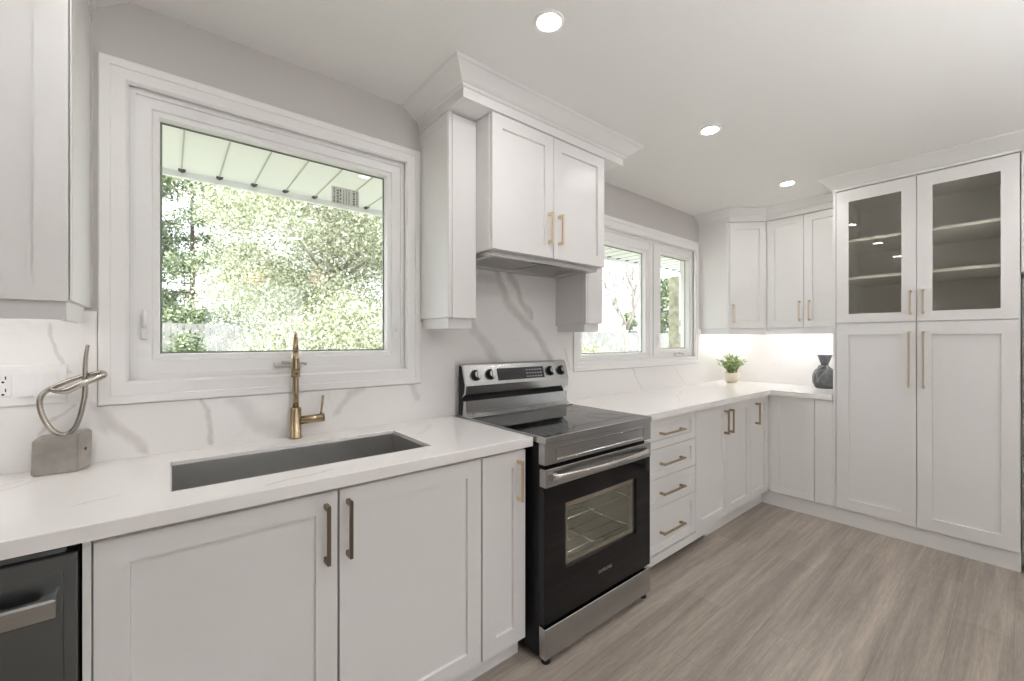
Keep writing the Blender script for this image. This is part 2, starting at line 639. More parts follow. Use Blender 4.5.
def sash(win, o, g, y0, y1):
    """sash from outer rect o to glass rect g with a stepped bead"""
    x0, x1, z0, z1 = o
    a0, a1, c0, c1 = g
    s = .022
    f = MB().ring([((x0, x1, z0, z1), y1), ((x0, x1, z0, z1), y0),
                   ((a0 - s, a1 + s, c0 - s, c1 + s), y0), ((a0 - s + .004, a1 + s - .004, c0 - s + .004, c1 + s - .004), y0 + .007),
                   ((a0 - .003, a1 + .003, c0 - .003, c1 + .003), y0 + .009), ((a0, a1, c0, c1), y0 + .03), ((a0, a1, c0, c1), y1)]).build('sash', M['vinyl'], win)
    p = MB().box(a0, a1, y1 - .018, y1 - .014, c0, c1).build('glass_pane', M['pane'], f)
    k = .006
    MB().ring([((a0, a1, c0, c1), y1 - .0205), ((a0 + k, a1 - k, c0 + k, c1 - k), y1 - .0205), ((a0 + k, a1 - k, c0 + k, c1 - k), y1 - .0185), ((a0, a1, c0, c1), y1 - .0185)]).build('gasket', M['gasket'], f)
    return f


def jamb(win, o, i, y0, y1):
    return MB().ring([(o, y1), (o, y0), (i, y0), (i, y1)]).build('window_frame', M['vinyl'], win)


w1 = bpy.data.objects.new('window_1', None)
scene.collection.objects.link(w1)
struct(w1, 'large casement window over the sink looking onto pale green trees')
casing(w1, (-0.178, 0.957, 1.096, 2.235), (-0.105, 0.882, 1.172, 2.163))
jamb(w1, (-0.148, 0.923, 1.127, 2.203), (-0.088, 0.866, 1.195, 2.147), 0.012, 0.12)
sash_1 = sash(w1, (-0.088, 0.866, 1.195, 2.147), (-0.026, 0.803, 1.26, 2.09), 0.020, 0.085)
lock_lever(w1, -0.067, 1.365, 0.020)
lock_lever(w1, 0.842, 1.365, 0.020)
crank(w1, 0.378, 1.208, 0.020)

# printed glazing label on the glass
sk_ = MB().box(.562, .683, .0650, .0668, 1.924, 2.001).build('glazing_sticker', M['sticker'], sash_1)
b = MB()
rnd = random.Random(2)
for x, w, n in ((.570, .006, 7), (.584, .009, 6), (.597, .006, 4), (.612, .004, 9), (.624, .004, 8), (.636, .004, 9), (.655, .010, 7), (.671, .006, 8)):
    z = 1.930
    while z < 1.993:
        h = rnd.uniform(.25, 1.0) * .075 / n
        b.box(x, x + w, .0645, .0652, z, min(z + h, 1.996))
        z += h + .075 / n * .35
b.build('sticker_print', M['sticker_ink'], sk_)

w2 = bpy.data.objects.new('window_2', None)
scene.collection.objects.link(w2)
struct(w2, 'double window above the right worktop with a fixed pane and a casement')
casing(w2, (2.062, 3.751, 1.10, 2.20), (2.125, 3.688, 1.162, 2.118))
b = MB()
b.ring([((2.092, 3.718, 1.127, 2.168), .12), ((2.092, 3.718, 1.127, 2.168), .012), ((2.14, 3.676, 1.178, 2.10), .012), ((2.14, 3.676, 1.178, 2.10), .12)])
b.box(3.005, 3.05, .014, .12, 1.178, 2.10, .003)
b.build('window_frame', M['vinyl'], w2)
MB().box(3.0445, 3.0498, .0125, .06, 1.182, 2.096).build('mullion_gap_shade', M['gasket'], w2)  # dark strip standing in for the shaded gap between the frames
sash(w2, (2.14, 3.005, 1.178, 2.10), (2.20, 2.966, 1.212, 2.012), 0.022, 0.085)
sash(w2, (3.05, 3.676, 1.178, 2.10), (3.185, 3.650, 1.236, 2.035), 0.020, 0.085)
lock_lever(w2, 3.115, 1.31, 0.020)
crank(w2, 3.43, 1.186, 0.020)

# ------------------------------------------------------------------ stone splashback
veins = [([(1.40, 1.76), (1.43, 1.698), (1.516, 1.516), (1.715, 1.369), (1.85, 1.207), (1.9, 1.1)], .030, .50),
         ([(1.50, 1.76), (1.527, 1.70), (1.60, 1.56), (1.69, 1.45)], .024, .45),
         ([(1.13, 1.62), (1.20, 1.52), (1.27, 1.378), (1.383, 1.241), (1.46, 1.165)], .034, .40),
         ([(1.14, 1.66), (1.25, 1.645), (1.42, 1.655)], .03, .28),
         ([(-0.185, 1.085), (-0.114, 1.003), (-0.069, 0.936)], .020, .42),
         ([(-0.17, 1.075), (-0.16, 1.03)], .024, .30),
         ([(0.085, 1.085), (0.115, 1.015), (0.121, 0.93)], .008, .40),
         ([(0.190, 1.09), (0.256, 0.998), (0.345, 0.925)], .036, .26),
         ([(-0.285, 1.35), (-0.27, 1.277), (-0.235, 1.21)], .006, .35),
         ([(-0.30, 1.03), (-0.229, 1.103)], .006, .35),
         ([(0.905, 1.09), (0.95, 1.03)], .018, .30),
         ([(0.56, 1.00), (0.613, 1.065), (0.68, 1.10)], .016, .30),
         ([(2.74, 1.09), (2.85, 0.925)], .010, .24),
         ([(3.34, 1.075), (3.50, 0.93)], .009, .20),
         ([(1.98, 1.25), (2.03, 1.12)], .008, .3)]
M['splash'] = quartz('veined_quartz_splash', [(p, w * 1.4, t * .85) for p, w, t in veins], (0, 2), 0.10)
M['splash_side'] = quartz('veined_quartz_side', [([(-0.42, 1.08), (-0.50, 1.075)], .006, .12)], (1, 2), 0.0)
M['top'] = quartz('veined_quartz_top', [([(-0.36, -0.235), (-0.27, -0.13)], .007, .22), ([(-0.18, -0.48), (-0.10, -0.43)], .006, .25),
                                        ([(0.80, -0.30), (0.95, -0.15)], .02, .12), ([(0.20, -0.60), (0.38, -0.56)], .008, .3),
                                        ([(2.5, -0.5), (3.1, -0.2), (3.6, -0.25)], .01, .15)], (0, 1), 0.18)
SY = -0.012
b = MB()
for x0, x1, z0, z1 in ((-1.0, -0.180, .9155, 1.40), (-0.180, 0.9585, .9155, 1.094), (0.9585, 1.11, .9155, 1.40), (1.11, 1.90, .9155, 1.76),
                       (1.90, 2.060, .9155, 1.40), (2.060, 3.752, .9155, 1.098), (3.752, XR - .013, .9155, 1.40)):
    b.box(x0, x1, SY, -0.0005, z0, z1)
tag(b.build('backsplash', M['splash']), 'white grey-veined stone splashback along the window wall', 'backsplash')
tag(MB().box(XR - .0125, XR - .0005, -1.027, -.0005, .9155, 1.40).build('backsplash', M['splash_side']),
    'plain white stone splashback behind the dark vase', 'backsplash')

# ------------------------------------------------------------------ cabinet pieces
ST = 0.060


def handle_bar(door, x, z, ln, vertical=True, m='brass', label=None):
    """square bar pull with two posts on a door face (door local, face at y=0)"""
    b = MB()
    h = ln / 2
    s = .005
    if vertical:
        b.box(x - s, x + s, -.036, -.025, z - h, z + h, .0012)
        for q in (-h + .008, h - .008):
            b.box(x - s * 1.15, x + s * 1.15, -.027, .001, z + q - .0075, z + q + .0075, .001)
    else:
        b.box(x - h, x + h, -.036, -.025, z - s, z + s, .0012)
        for q in (-h + .012, h - .012):
            b.box(x + q - .0075, x + q + .0075, -.027, .001, z - s * 1.15, z + s * 1.15, .001)
    o = b.build('handle', M[m], door)
    return o


def shaker(name, parent, x, z, w, h, stile=ST, rail=None, t=.02, rec=.011, loc_y=0.0, rz=0.0, lx=None, m='cab'):
    """framed door: mesh local origin at its lower left front corner"""
    rail = rail or stile
    c = .0015
    b = MB()
    b.loft([((0, w, 0, h), t), ((0, w, 0, h), c), ((c, w - c, c, h - c), 0), ((stile, w - stile, rail, h - rail), 0),
            ((stile + .0012, w - stile - .0012, rail + .0012, h - rail - .0012), rec)])
    return b.build(name, M[m], parent, (x, loc_y, z), rz)


def slab(name, parent, x, z, w, h, t=.02, loc_y=0.0, m='cab'):
    return MB().box(0, w, 0, t, 0, h, .0015).build(name, M[m], parent, (x, loc_y, z))


def glass_door(parent, x, z, w, h, stile, rail_b, rail_t, t=.02):
    c = .0015
    b = MB()
    i = (stile, w - stile, rail_b, h - rail_t)
    j = (stile - .008, w - stile + .008, rail_b - .008, h - rail_t + .008)
    b.ring([((0, w, 0, h), t), ((0, w, 0, h), c), ((c, w - c, c, h - c), 0), (i, 0), (i, .010), (j, .010), (j, t)])
    d = b.build('door', M['cab'], parent, (x, 0, z))
    MB().box(j[0] + .0005, j[1] - .0005, .0105, .0145, j[2] + .0005, j[3] - .0005).build('glass_pane', M['cabglass'], d)
    return d


def carcass(parent, w, d, z0, z1, y0=.0215, t=.016, top=False, x0=0.0, shelf=None, name='body'):
    b = MB()
    b.box(x0, x0 + t, y0, d, z0, z1)
    b.box(x0 + w - t, x0 + w, y0, d, z0, z1)
    b.box(x0 + t, x0 + w - t, y0, d, z0, z0 + t)
    b.box(x0 + t, x0 + w - t, d - t, d, z0 + t, z1)
    if top:
        b.box(x0 + t, x0 + w - t, y0, d - t, z1 - t, z1)
    else:
        b.box(x0 + t, x0 + w - t, y0, y0 + t, z1 - .05, z1)
    return b.build(name, M['cab'], parent)


CT = 0.915           # worktop top
CB = 0.878           # worktop underside
FY = -0.608          # face of the base doors
DZ0, DZ1 = 0.105, 0.866   # base door bottom and top
HZ = 0.747           # base handle centre height

# --- sink cabinet (two wide doors) and slim pull-out beside the range
sc_ = thing('sink_cabinet', 'wide white two-door base cabinet under the sink', 'cabinet', (-0.146, FY, 0))
carcass(sc_, 1.054, .594, .10, CB - .001)
MB().box(0, .014, 0, .021, DZ0, DZ1 + .01, .001).build('filler_strip', M['cab'], sc_)
d = shaker('door', sc_, .017, DZ0 - .01, .515, DZ1 - DZ0 + .006)
handle_bar(d, .482, HZ - DZ0 + .01, .170, m='brass_refl_dark')
d = shaker('door', sc_, .538, DZ0 - .01, .513, DZ1 - DZ0 + .006)
handle_bar(d, .024, HZ - DZ0 + .01, .170, m='brass_refl_dark')
nc = thing('pull_out_cabinet', 'slim white base cabinet between sink cabinet and range', 'cabinet', (0.909, FY, 0))
carcass(nc, .222, .594, .10, CB - .001)
d = shaker('door', nc, .003, DZ0 - .01, .213, DZ1 - DZ0 + .006, stile=.063)
handle_bar(d, .172, HZ - DZ0 + .01, .162)
struct(MB().box(-0.146, 1.130, -.553, -.538, 0, .0995).build('baseboard_left', M['cab']))

# --- dishwasher
dw = thing('dishwasher', 'dark stainless dishwasher at the left end of the worktop', 'dishwasher', (-0.752, -0.612, 0))
MB().box(.004, .596, .03, .58, .10, .868).build('body', M['black_matte'], dw)
b = MB()
b.loft([((0, .600, .105, .855), .03), ((0, .600, .105, .855), .002), ((.003, .597, .108, .852), -.002), ((.020, .580, .125, .822), -.002), ((.022, .578, .127, .820), .003)])
b.build('door_panel', M['steel_dark'], dw)
MB().prism([(-.002, .822), (.028, .822), (.028, .868), (.020, .868), (.012, .850)], 'x', .02, .58).build('control_strip', M['steel_dark'], dw)
b = MB()
b.box(.012, .574, -.048, -.030, .744, .784, .004)
b.box(.016, .040, -.034, .004, .748, .780, .003)
b.box(.546, .570, -.034, .004, .748, .780, .003)
b.build('handle', M['steel'], dw)
MB().box(.02, .58, .05, .07, .0, .10).build('kick_plate', M['black_matte'], dw)
tag(MB().box(-0.800, -0.758, FY, -.013, 0, CB - .001, .001).build('end_panel', M['cab']), 'white end panel closing the worktop left of the dishwasher', 'panel')

# --- right bases along the window wall
dr = thing('drawer_cabinet', 'white four-drawer base cabinet right of the range', 'cabinet', (1.925, FY, 0))
carcass(dr, .604, .594, .10, CB - .001)
for z0, z1 in ((.706, .872), (.538, .702), (.374, .534), (.125, .370)):
    d = shaker('drawer', dr, .003, z0, .598, z1 - z0, stile=.052, rail=.040)
    handle_bar(d, .306, (z1 - z0) * (.44 if z0 < .2 else .49), .236, False, 'brass_refl_mid')
MB().box(.003, .80, .004, .02, .066, .1105).build('apron', M['cab'], dr)
dd = thing('double_door_cabinet', 'white two-door base cabinet under the double window', 'cabinet', (2.531, FY, 0))
carcass(dd, .822, .594, .125, CB - .001)
d = shaker('door', dd, .004, .112, .424, .762)
handle_bar(d, .384, .642, .163, m='brass_refl_mid')
d = shaker('door', dd, .432, .112, .388, .762)
handle_bar(d, .032, .642, .163, m='brass_refl_mid')
cc = thing('corner_cabinet', 'white corner base cabinet with a folded door pair in the bend', 'cabinet', (3.3545, FY, 0))
b = MB()
b.prism([(0, .022), (.357, .022), (.357, -.305), (.947, -.305), (.947, .594), (0, .594)], 'z', .125, .150)
b.prism([(0, .022), (.357, .022), (.357, -.305), (.947, -.305), (.947, .594), (0, .594)], 'z', CB - .03, CB - .001)
b.box(0, .016, .022, .594, .15, CB - .03)
b.box(.338, .357, -.012, .022, .125, CB - .002)
b.box(.362, .947, -.305, -.289, .15, CB - .03)
b.build('body', M['cab'], cc)
d = shaker('door', cc, .003, .112, .330, .762, stile=.058)
handle_bar(d, .088, .642, .163, m='brass_refl_mid')
d = shaker('door', cc, .3355, .112, .2925, .762, loc_y=-.0145, rz=R(-90), stile=.062)
fp = tag(MB().box(3.6905, 3.7105, -1.0285, -.9175, .112, .874, .0015).build('filler_panel', M['cab']), 'plain narrow white filler panel between corner cabinet and pantry', 'panel')
struct(MB().box(2.76, 3.7115, -.553, -.538, 0, .1215).build('baseboard_back', M['cab']))
struct(MB().box(3.7115, 3.724, -1.888, -.539, 0, .1215).build('baseboard_right', M['cab']))

# --- worktops
b = MB()
o_ = (-0.80, 1.1435, -.634, -.0005)
i_ = (0.003, 0.758, -.497, -.152)
sh = lambda r, e: (r[0] + e, r[1] - e, r[2] + e, r[3] - e)
b.ring([(o_, CB), (o_, CT - .003), (sh(o_, .003), CT), (sh(i_, -.002), CT), (i_, CT - .002), (i_, CB)], 'XY')
tag(b.build('worktop', M['top']), 'white stone worktop with the sink cut into it', 'worktop')
b = MB()
x0, x1, x2 = 1.908, 3.668, XR - .0005
y0, y1, y2 = -.634, -1.0285, -.0005
b.prism([(x0, y0), (x1, y0), (x1, y1), (x2, y1), (x2, y2), (x0, y2)], 'z', CB, CT)
bmesh.ops.bevel(b.bm, geom=[e for e in b.bm.edges if all(v.co.z > CT - .001 for v in e.verts)], offset=.003, segments=1, affect='EDGES')
tag(b.build('worktop', M['top']), 'white L-shaped stone worktop running from range to pantry', 'worktop')

# --- sink and tap
sk = thing('sink', 'stainless single-bowl sink set under the worktop below the window', 'sink', (0.38, -0.325, CB - .24))
b = MB()
r0, r1 = (-.395, .396, -.19, .19), (-.3745, .3755, -.1698, .1708)
w_ = sh(r1, -.002)
zb, zr, zt = .0, .2375, .2385 + .0255
b.loft([(w_, zb), (w_, zr - .003), (r0, zr - .003), (r0, zr), (w_, zr), (w_, zt), (r1, zt), (sh(r1, .001), .016), (sh(r1, .014), .0025)], 'XY')
b.build('bowl', M['sinksteel'], sk)
MB().lathe([(0, .004), (.03, .004), (.042, .006), (.045, .0035), (.045, .003)], (0, .06), 24).build('drain', M['chrome'], sk)
# tap
fx, fy = 0.392, -0.046
fc = thing('kitchen_faucet', 'brass gooseneck tap with side lever behind the sink', 'faucet', (fx, fy, CT))
b = MB()
b.lathe([(0, 0), (.0245, 0), (.0245, .006), (.0208, .009), (.0208, .118), (.019, .123), (0, .124)], (0, 0), 28)
b.build('body', M['brass_tap'], fc)
dirx, diry = -.21, -.977
Rr = .058
AZ = .350
pts = [(0, 0, .12), (0, 0, .20), (0, 0, .27), (0, 0, AZ)]
rad = [.0115, .0115, .0115, .0110]
for k in range(1, 13):
    a = math.pi * k / 12
    q = Rr * (1 - math.cos(a))
    pts.append((dirx * q, diry * q, AZ + Rr * 1.15 * math.sin(a)))
    rad.append(.0110 - .0025 * math.sin(a))
b = MB().tube(pts, rad, 16)
b.build('spout', M['brass_tap'], fc)
q = 2 * Rr
b = MB().tube([(dirx * q, diry * q, AZ), (dirx * q, diry * q, AZ - .03), (dirx * q, diry * q, AZ - .06), (dirx * q, diry * q, AZ - .096)], [.0112, .0135, .0155, .0158], 18)
b.build('spray_head', M['brass_tap'], fc)
lv = MB().cyl((.015, -.004, .070), (.105, -.012, .074), .0165, 20).build('lever_barrel', M['brass_tap'], fc)
MB().tube([(.092, -.011, .082), (.096, -.012, .12), (.100, -.012, .165)], [.0045, .0045, .005], 12).build('lever', M['brass_tap'], lv)

# ------------------------------------------------------------------ wall cabinets
UZ = 1.41            # wall cabinet door bottom
VZ = 1.36            # light rail bottom


def crown(name, path, zf0, zf1, out, label=None, capdepth=None):
    c = out / .085
    prof = [(-.018, zf0), (0, zf0), (0, zf1), (.007 * c, zf1 + .002), (.010 * c, zf1 + .008), (.010 * c, zf1 + .012), (.018 * c, zf1 + .014), (.028 * c, zf1 + .020),
            (.042 * c, zf1 + .032), (.062 * c, zf1 + .048), (.072 * c, CEIL - .012), (.080 * c, CEIL - .010), (.085 * c, CEIL - .004), (.085 * c, CEIL), (-.018, CEIL)]
    return MB().sweep(prof, path).build(name, M['cab'])


# left wall cabinet
lc = thing('wall_cabinet', 'white wall cabinet left of the sink window', 'cabinet', (-0.752, -0.350, VZ))
carcass(lc, .558, .3495, UZ - VZ, 2.335 - VZ, y0=.0215, top=True)
MB().box(.5545, .5578, 0, .0213, UZ - VZ, .972, .0005).build('face_edge', M['cab'], lc)
for x in (.004, .2795):
    d = shaker('door', lc, x, UZ - VZ - .003, .2725, .925)
    handle_bar(d, .03 if x > .1 else .24, .10, .130)
shaker('side_panel', lc, .5605, UZ - VZ, .325, .918, stile=.048, loc_y=.346, rz=R(90), t=.002, rec=.0015)
MB().box(.012, .545, .022, .038, 0, UZ - VZ - .001).box(.527, .545, .038, .31, 0, UZ - VZ - .001).build('light_rail', M['cab'], lc)
MB().box(.06, .50, .10, .125, UZ - VZ - .007, UZ - VZ - .001).build('light_strip', M['led_soft'], lc)
struct(crown('trim_1', [(-0.752, -.3), (-0.752, -.352), (-0.192, -.352), (-0.192, -.001)][1:], 2.336, 2.372, .085), 'crown moulding over the cabinet left of the window')


# slim cabinets beside the hood
def slim(x, left):
    dp_ = .263 if left else .243
    t = thing('slim_wall_cabinet', 'slim white wall cabinet between sink window and hood cabinet' if left else 'slim white wall cabinet between hood cabinet and double window', 'cabinet', (x, -dp_, VZ), 0, None)
    w = .148 if left else .155
    carcass(t, w, dp_ - .0005, UZ - VZ, 2.329 - VZ, y0=.001, top=True)
    slab('door', t, .0185, UZ - VZ - .002, w - .020, 2.326 - UZ, t=.018, loc_y=-.0178 + .0008)
    MB().box(0.0, .016, -.017, .001, UZ - VZ, 2.328 - VZ, .001).build('face_edge', M['cab'], t)
    sx = -.0025 if left else w + .0025
    MB().box(.010, w - .012, .004, dp_ - .013, 0, UZ - VZ - .0005, .0015).build('light_rail', M['cab'], t)
    if left:
        shaker('side_panel', t, -.0022, UZ - VZ + .001, .272, 2.327 - UZ, stile=.045, loc_y=.260, rz=R(-90), t=.002, rec=.0015)
    return t


slim(0.9595, True)
slim(1.9025, False)

# hood cabinet
hc = thing('hood_cabinet', 'white two-door cabinet jutting out above the range', 'cabinet', (1.108, -.400, 1.717))
b = MB()
b.box(0, .016, .0215, .3865, 0, .612)
b.box(.7775, .7935, .0215, .3865, 0, .612)
b.box(.016, .7775, .0215, .3865, .595, .612)
b.box(.016, .7775, .0215, .045, 0, .02)
b.box(.016, .7775, .371, .3865, 0.03, .595)
b.box(.016, .7775, .045, .371, .03, .045)
b.build('body', M['cab'], hc)
d = shaker('door', hc, .004, .001, .383, .610, stile=.058)
handle_bar(d, .348, .147, .152)
d = shaker('door', hc, .390, .001, .400, .610, stile=.058)
handle_bar(d, .034, .147, .152)
hd = thing('range_hood', 'steel hood insert with slotted filters under the hood cabinet', 'range hood', (1.130, -.362, 1.695))
b = MB()
b.ring([((0, .747, 0, .335), .021), ((0, .747, 0, .335), 0), ((.03, .717, .03, .305), .0), ((.035, .712, .035, .300), .012), ((.035, .712, .035, .3), .021)], 'XY')
b.build('housing', M['hoodsteel'], hd)
for x0 in (.037, .376):
    b = MB()
    b.box(x0, x0 + .334, .037, .298, .014, .018)
    for k in range(20):
        yy = .046 + k * .0125
        b.box(x0 + .012, x0 + .322, yy, yy + .005, .009, .015)
    b.build('filter', M['hoodsteel'], hd)
MB().box(.27, .47, .006, .024, -.003, .001, .001).build('control_strip', M['steel_dark'], hd)
b = MB()
b.sweep([(-.018, 2.331), (0, 2.331), (0, 2.372), (.007, 2.374), (.010, 2.380), (.010, 2.384), (.018, 2.386), (.028, 2.392), (.042, 2.404), (.062, 2.420),
         (.072, 2.428), (.080, 2.430), (.085, 2.436), (.085, CEIL), (-.018, CEIL)], [(0.954, -.001), (0.954, -.408), (2.060, -.408), (2.060, -.001)][::1])
b.box(0.973, 2.041, -.389, -.001, 2.331, 2.345)
struct(b.build('trim_2', M['cab']), 'deep crown moulding wrapped around the hood cabinets')

# corner and right wall cabinets
xc0, yc0, xc1, yc1 = 3.765, -.280, 3.985, -.493
cu = thing('corner_wall_cabinet', 'white angled corner wall cabinet above the potted plant', 'cabinet', (xc0, yc0, VZ))
dx, dy = xc1 - xc0, yc1 - yc0
ln = math.hypot(dx, dy)
ang = math.atan2(dy, dx)
poly = [(0, 0), (dx, dy), (XR - .013 - xc0, dy), (XR - .013 - xc0, -.001 - yc0), (0, -.001 - yc0)]
nx, ny = -math.sin(ang), math.cos(ang)
off = lambda p, s: (p[0] + nx * s, p[1] + ny * s)
b = MB()
pp = [off((0.0, 0), .0225), off((dx, dy), .0225)] + poly[2:]
pp[0] = (0.0, pp[0][1])
pp[1] = (pp[1][0], dy)
b.prism(pp, 'z', UZ - VZ, 2.335 - VZ)
b.build('body', M['cab'], cu)
o = MB()
o.loft([((0.004, ln - .004, 0, .917), .02), ((0.004, ln - .004, 0, .917), .0015), ((.0055, ln - .0055, .0015, .9155), 0), ((.058, ln - .058, .058, .859), 0), ((.0605, ln - .0605, .0605, .8565), .009)])
d = o.build('door', M['cab'], cu, (0, 0, UZ - VZ + .003), ang)
handle_bar(d, .030, .128, .160, m='champagne')
shaker('side_panel', cu, -.0022, UZ - VZ + .001, .250, .920, stile=.05, loc_y=.277, rz=R(-90), t=.002, rec=.0015)
MB().prism([off((.012, 0), .012), off((dx - .004, dy), .012), off((dx - .004, dy), .028), off((.03, 0), .028), (.03, .26), (.012, .26)], 'z', 0, UZ - VZ - .0005).build('light_rail', M['cab'], cu)
MB().box(.04, .53, .17, .195, UZ - VZ - .006, UZ - VZ - .0005).build('light_strip', M['led'], cu)
ru = thing('wall_cabinet', 'white two-door wall cabinet between corner cabinet and pantry', 'cabinet', (xc1, yc1 - .001, VZ), R(-90))
carcass(ru, .532, XR - .0125 - xc1, UZ - VZ, 2.335 - VZ, y0=.0215, top=True)
d = shaker('door', ru, .004, UZ - VZ + .003, .2665, .917, stile=.056)
handle_bar(d, .240, .135, .165, m='champagne')
d = shaker('door', ru, .2735, UZ - VZ + .003, .2575, .917, stile=.056)
handle_bar(d, .037, .135, .165, m='champagne')
MB().box(.001, .531, .012, .030, 0, UZ - VZ - .0005).build('light_rail', M['cab'], ru)
MB().box(.005, .527, .17, .195, UZ - VZ - .006, UZ - VZ - .0005).build('light_strip', M['led'], ru)
struct(crown('trim_3', [(xc0 - .003, -.001), (xc0 - .003, yc0), (xc1 - .002, yc1), (xc1 - .002, -1.027)], 2.336, 2.372, .072), 'crown moulding over the angled corner wall cabinets')

# ------------------------------------------------------------------ pantry
PX = 3.69
pn = thing('pantry_cabinet', 'tall white pantry with two glazed upper doors and two lower doors', 'cabinet', (PX, -1.0455, 0), R(-90))
PW, PD = .841, XR - .0005 - PX
b = MB()
t = .018
b.box(0, t, .0215, PD, .1225, 2.368)
b.box(-.0163, -.0003, .0005, PD, .1225, 2.368, .001)
b.box(PW - t, PW, .0215, PD, .1225, 2.368)
b.box(t, PW - t, PD - .012, PD, .1225, 2.368)
b.box(t, PW - t, .0215, PD - .012, .1225, .1405)
b.box(t, PW - t, .0215, PD - .012, 2.350, 2.368)
b.box(t, PW - t, .0215, PD - .012, 1.417, 1.435)
b.build('body', M['cab'], pn)
for z in (1.735, 2.000):
    MB().box(t + .001, PW - t - .001, .035, PD - .0125, z, z + .018, .001).build('shelf', M['cab'], pn)
dl = shaker('door', pn, .003, .112, .414, 1.312, stile=.070, rail=.078)
handle_bar(dl, .382, 1.073, .360, m='champagne')
dr_ = shaker('door', pn, .4205, .112, .4175, 1.312, stile=.068, rail=.078)
handle_bar(dr_, .030, 1.073, .360, m='champagne')
g = glass_door(pn, .003, 1.430, .414, .932, .070, .062, .082)
handle_bar(g, .387, .122, .155, m='champagne')
g = glass_door(pn, .4205, 1.430, .4175, .932, .070, .062, .082)
handle_bar(g, .028, .122, .155, m='champagne')
b = MB()
prof = [(-.02, 2.369), (.0, 2.369), (.0, 2.385), (.012, 2.387), (.018, 2.393), (.027, 2.396), (.050, 2.405), (.088, 2.417), (.121, 2.426), (.140, 2.430), (.148, 2.434), (.148, CEIL), (-.02, CEIL)]
SP = -1.0285         # outer face of the pantry side
rings = [[b.bm.verts.new(q) for q in ring] for ring in (
    [(3.90, SP + .38 * o, z) for o, z in prof], [(PX - o, SP + .38 * o, z) for o, z in prof], [(PX - o, -2.79, z) for o, z in prof])]
for p, q in zip(rings, rings[1:]):
    for i in range(len(prof)):
        j = (i + 1) % len(prof)
        b.bm.faces.new((p[i], p[j], q[j], q[i]))
b.bm.faces.new(rings[0][::-1])
b.bm.faces.new(rings[-1])
struct(b.build('trim_4', M['cab']), 'broad crown moulding over the tall pantry')

# fridge and the cabinet above it, just past the pantry
fr = thing('refrigerator', 'stainless refrigerator edge right of the pantry', 'refrigerator', (3.735, -1.8885, 0), R(-90))
MB().box(.004, .896, .04, .57, .03, 1.66, .004).build('body', M['steel_dark'], fr)
for x0, x1, z0, z1 in ((.0008, .448, .66, 1.66), (.452, .896, .66, 1.66), (.0008, .896, .04, .655)):
    d = MB().box(x0, x1, -.02, .035, z0, z1, .006, seg=2).build('door', M['steel'], fr)
    if z0 > .5:
        hx = .41 if x0 < .1 else .49
        MB().cyl((hx, -.055, .80), (hx, -.055, 1.50), .011).cyl((hx, -.055, .84), (hx, -.015, .84), .008).cyl((hx, -.055, 1.46), (hx, -.015, 1.46), .008).build('handle', M['chrome'], d)
    else:
        MB().cyl((.12, -.055, .60), (.78, -.055, .60), .011).cyl((.16, -.055, .60), (.16, -.015, .60), .008).cyl((.74, -.055, .60), (.74, -.015, .60), .008).build('handle', M['chrome'], d)
for x in (.06, .84):
    for y in (.08, .52):
        MB().cyl((x, y, 0), (x, y, .031), .02).build('foot', M['black_matte'], fr)
fo = thing('over_fridge_cabinet', 'white cabinet above the refrigerator right of the pantry', 'cabinet', (PX, -1.8880, 1.69), R(-90))
carcass(fo, .90, PD, 0, .678, top=True)
for x in (.0008, .452):
    d = shaker('door', fo, x, .002, .444, .672)
    handle_bar(d, .03 if x > .3 else .414, .1, .155)

# ------------------------------------------------------------------ range
rg = thing('range', 'stainless freestanding electric range with black glass oven door', 'range', (1.1545, 0, 0))
RW = .7435
b = MB()
cav = (.09, RW - .09, .24, .70)
b.loft([((0, RW, .032, .895), -.035), ((0, RW, .032, .895), -.655), (cav, -.655)], cap1=False)
b.build('body', M['black'], rg)
b = MB()
b.loft([(cav, -.6545), (cav, -.20)], cap0=False)
b.build('oven_cavity', M['cavity'], rg)
for z in (.37, .52):
    b = MB()
    for k in range(6):
        y = -.62 + k * .075
        b.cyl((cav[0] + .004, y, z), (cav[1] - .004, y, z), .003, 8)
    for x in (cav[0] + .006, RW / 2, cav[1] - .006):
        b.cyl((x, -.63, z), (x, -.23, z), .003, 8)
    b.build('oven_rack', M['chrome'], rg)
MB().lathe([(0, 0), (.028, 0), (.03, .012), (.02, .03), (0, .035)], (RW * .4, -.30), 20).build('oven_lamp', M['ovenlamp'], rg).location = (0, 0, .662)
# cooktop
b = MB()
fr_ = (-.001, RW + .001, -.697, -.06)
ir = (.004, RW - .004, -.692, -.075)
b.ring([(fr_, .8935), (fr_, .9185), (sh(fr_, .0015), .920), (sh(ir, -.001), .920), (ir, .919), (ir, .8935)], 'XY')
b.build('cooktop_trim', M['steel'], rg)
MB().box(ir[0] + .0003, ir[1] - .0003, ir[2] + .0003, ir[3] - .0003, .900, .9195).build('cooktop_glass', M['blackglass'], rg)
for cx, cy, rr in ((.20, -.53, .105), (.57, -.53, .085), (.20, -.24, .075), (.57, -.24, .105), (.385, -.18, .05)):
    b = MB()
    for r in (rr, rr * .62):
        b.lathe([(r - .0008, .9195), (r - .0008, .9198), (r + .0008, .9198), (r + .0008, .9195)], (cx, cy), 48)
    b.build('burner_ring', M['ringprint'], rg)
# front panel under the cooktop
b = MB()
b.box(-.001, RW + .001, -.693, -.656, .806, .893, .002)
b.build('front_panel', M['steel'], rg)
b = MB()
e0 = (.06, RW - .06, .818, .876)
b.ring([(e0, -.6925), (sh(e0, .003), -.6975), (sh(e0, .005), -.6975), (sh(e0, .009), -.6925)])
b.build('embossed_border', M['steel'], rg)
